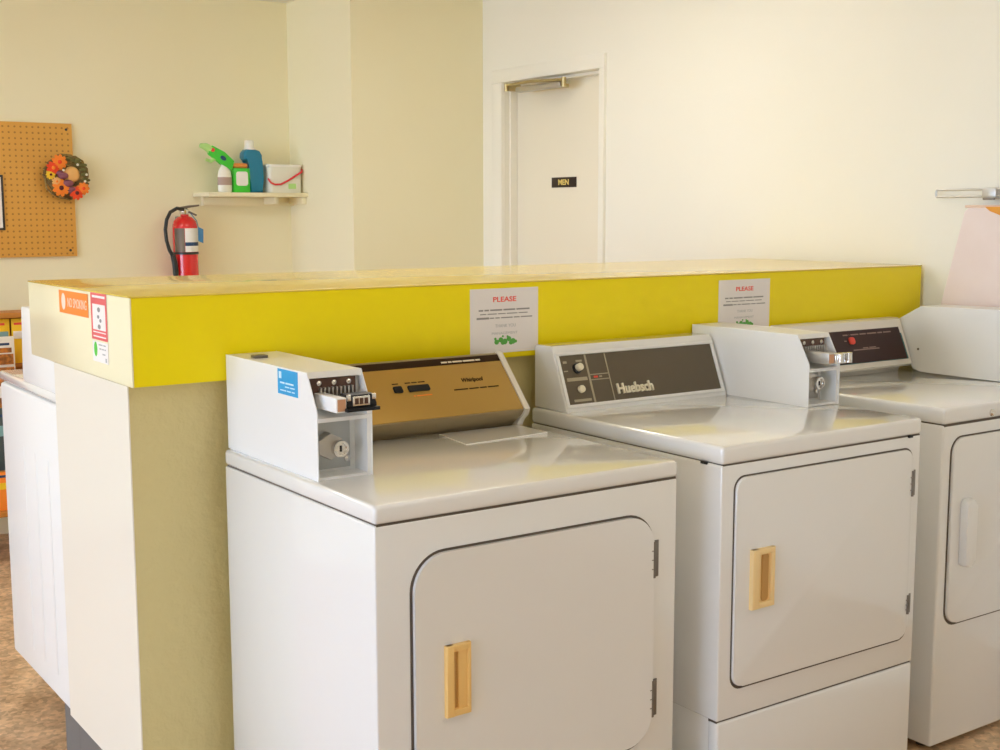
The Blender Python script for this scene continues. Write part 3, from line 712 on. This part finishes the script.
B().box((1.105, 3.872, 1.10), (1.135, 3.8995, 1.42), .002).build('wall_bracket', M_hinge, ex)
b = B(); b.lathe((1.12, 3.815, 1.430), [(.020, 0), (.022, .006), (.022, .022), (.014, .030), (0, .030)], 16); b.build('valve', M_chrome, ex)
b = B(); b.tube([(1.10, 3.81, 1.458), (1.135, 3.80, 1.466), (1.18, 3.78, 1.472)], [.007, .006, .004], 8); b.tube([(1.10, 3.81, 1.448), (1.14, 3.80, 1.440), (1.17, 3.79, 1.425)], [.006, .005, .004], 8); b.build('lever', M_hinge, ex)
b = B(); pts = [(1.11, 3.80, 1.452), (1.075, 3.79, 1.458), (1.04, 3.785, 1.440), (1.020, 3.78, 1.405), (1.012, 3.78, 1.36), (1.016, 3.78, 1.31), (1.028, 3.78, 1.265), (1.044, 3.78, 1.235)]
b.tube(pts, .0085, 10); b.tube([(1.044, 3.78, 1.24), (1.052, 3.78, 1.20), (1.055, 3.78, 1.16), (1.055, 3.78, 1.14)], [.012, .013, .014, .011], 12); b.build('hose', M_rubber, ex)
b = B(); b.tube([(1.14, 3.80, 1.44), (1.165, 3.78, 1.40), (1.17, 3.775, 1.37)], .002, 6); b.prism(front(3.752), [(1.160, 1.305), (1.184, 1.295), (1.186, 1.360), (1.160, 1.372)], -.003, 0); b.build('inspection_tag', M_tagblue, ex)

# ------------------------------------------------------------------ ironing board on the right wall
ib = empty('ironing_board', (2.40, .33, .35), 'pinkish cloth covered ironing board leaning on the right wall behind the far dryer', 'ironing board')
f = left(2.40)
out = [(-.70, .10), (-.70, .45), (-.64, .80), (-.565, 1.13), (-.492, 1.435), (-.478, 1.447), (-.24, 1.447), (-.225, 1.435), (-.13, 1.13), (-.06, .80), (.0, .45), (.0, .10)]
B().prism(f, out[::-1], -.012, .010, .005, 3, both=True).build('board', M_cover, ib)
b = B(); b.prism(f, [(-.418, 1.4495), (-.30, 1.4495), (-.29, 1.405), (-.36, 1.422), (-.40, 1.436)][::-1], .0102, .0135, .001); b.build('foam_edge', M_foam, ib)
b = B(); b.fbox(f, -.492, 1.4465, -.235, 1.4545, -.011, .008, .002); b.build('top_hem', mat('hem_tape', (.78, .58, .46), .8), ib)
b = B(); b.tube([(2.395, -.03+.13, .02), (2.395, .62, .02)], .010, 8); b.tube([(2.395, .20, .02), (2.405, .24, .36)], .009, 8); b.tube([(2.395, .52, .02), (2.405, .48, .36)], .009, 8); b.build('leg_frame', M_wire, ib)
hg = empty('wire_hanger', (2.41, .45, 1.48), 'thin double wire bracket on the right wall above the ironing board', 'bracket')
b = B(); b.tube([(2.40, .603, 1.503), (2.40, .20, 1.503)], .0035, 8); b.tube([(2.40, .603, 1.481), (2.40, .20, 1.481)], .0035, 8); b.tube([(2.40, .603, 1.481), (2.40, .606, 1.492), (2.40, .603, 1.503)], .0035, 8); b.build('wire_arm', M_wire, hg)
b = B(); b.box((2.392, .385, 1.474), (2.4295, .435, 1.508), .005); b.build('wall_clamp', M_wire, hg)
B().box((2.388, .388, 1.470), (2.396, .428, 1.477), .002).build('clamp_screw', M_hinge, hg)

# ------------------------------------------------------------------ daylight
w = bpy.data.worlds.new('World'); SC.world = w; w.use_nodes = True
N = w.node_tree.nodes; L = w.node_tree.links; bg = N['Background']
bg.inputs['Color'].default_value = (.70, .88, 1.18, 1); bg.inputs['Strength'].default_value = 11.4
for a, b_ in wins:
    ld = bpy.data.lights.new('portal', 'AREA'); ld.shape = 'RECTANGLE'; ld.size = WZ1-WZ0; ld.size_y = b_-a; ld.cycles.is_portal = True
    lo = bpy.data.objects.new('window_portal', ld); COL.objects.link(lo); lo.location = (XL-.16, (a+b_)/2, (WZ0+WZ1)/2); lo.rotation_euler = (0, -PI/2, 0)

# ------------------------------------------------------------------ camera
cd = bpy.data.cameras.new('Camera'); co = bpy.data.objects.new('Camera', cd); COL.objects.link(co)
cd.sensor_width = 36; cd.sensor_fit = 'HORIZONTAL'; cd.lens = 1261.8247*36/1000; cd.clip_start = .02
yaw, pit, rol = map(math.radians, (-34.7918, -7.3294, -.1254))
fw = Vector((-math.sin(yaw)*math.cos(pit), math.cos(yaw)*math.cos(pit), math.sin(pit)))
rt = Vector((math.cos(yaw), math.sin(yaw), 0)); upv = rt.cross(fw)
R_ = rt*math.cos(rol) + upv*math.sin(rol); U_ = -rt*math.sin(rol) + upv*math.cos(rol)
mtx = Matrix((R_, U_, -fw)).transposed().to_4x4(); mtx.translation = CAM
co.matrix_world = mtx
SC.camera = co
vs = SC.view_settings
vs.view_transform = 'Standard'; vs.look = 'None'; vs.exposure = 0.0; vs.gamma = 1; vs.use_curve_mapping = False
SC.cycles.max_bounces = 14; SC.cycles.diffuse_bounces = 10
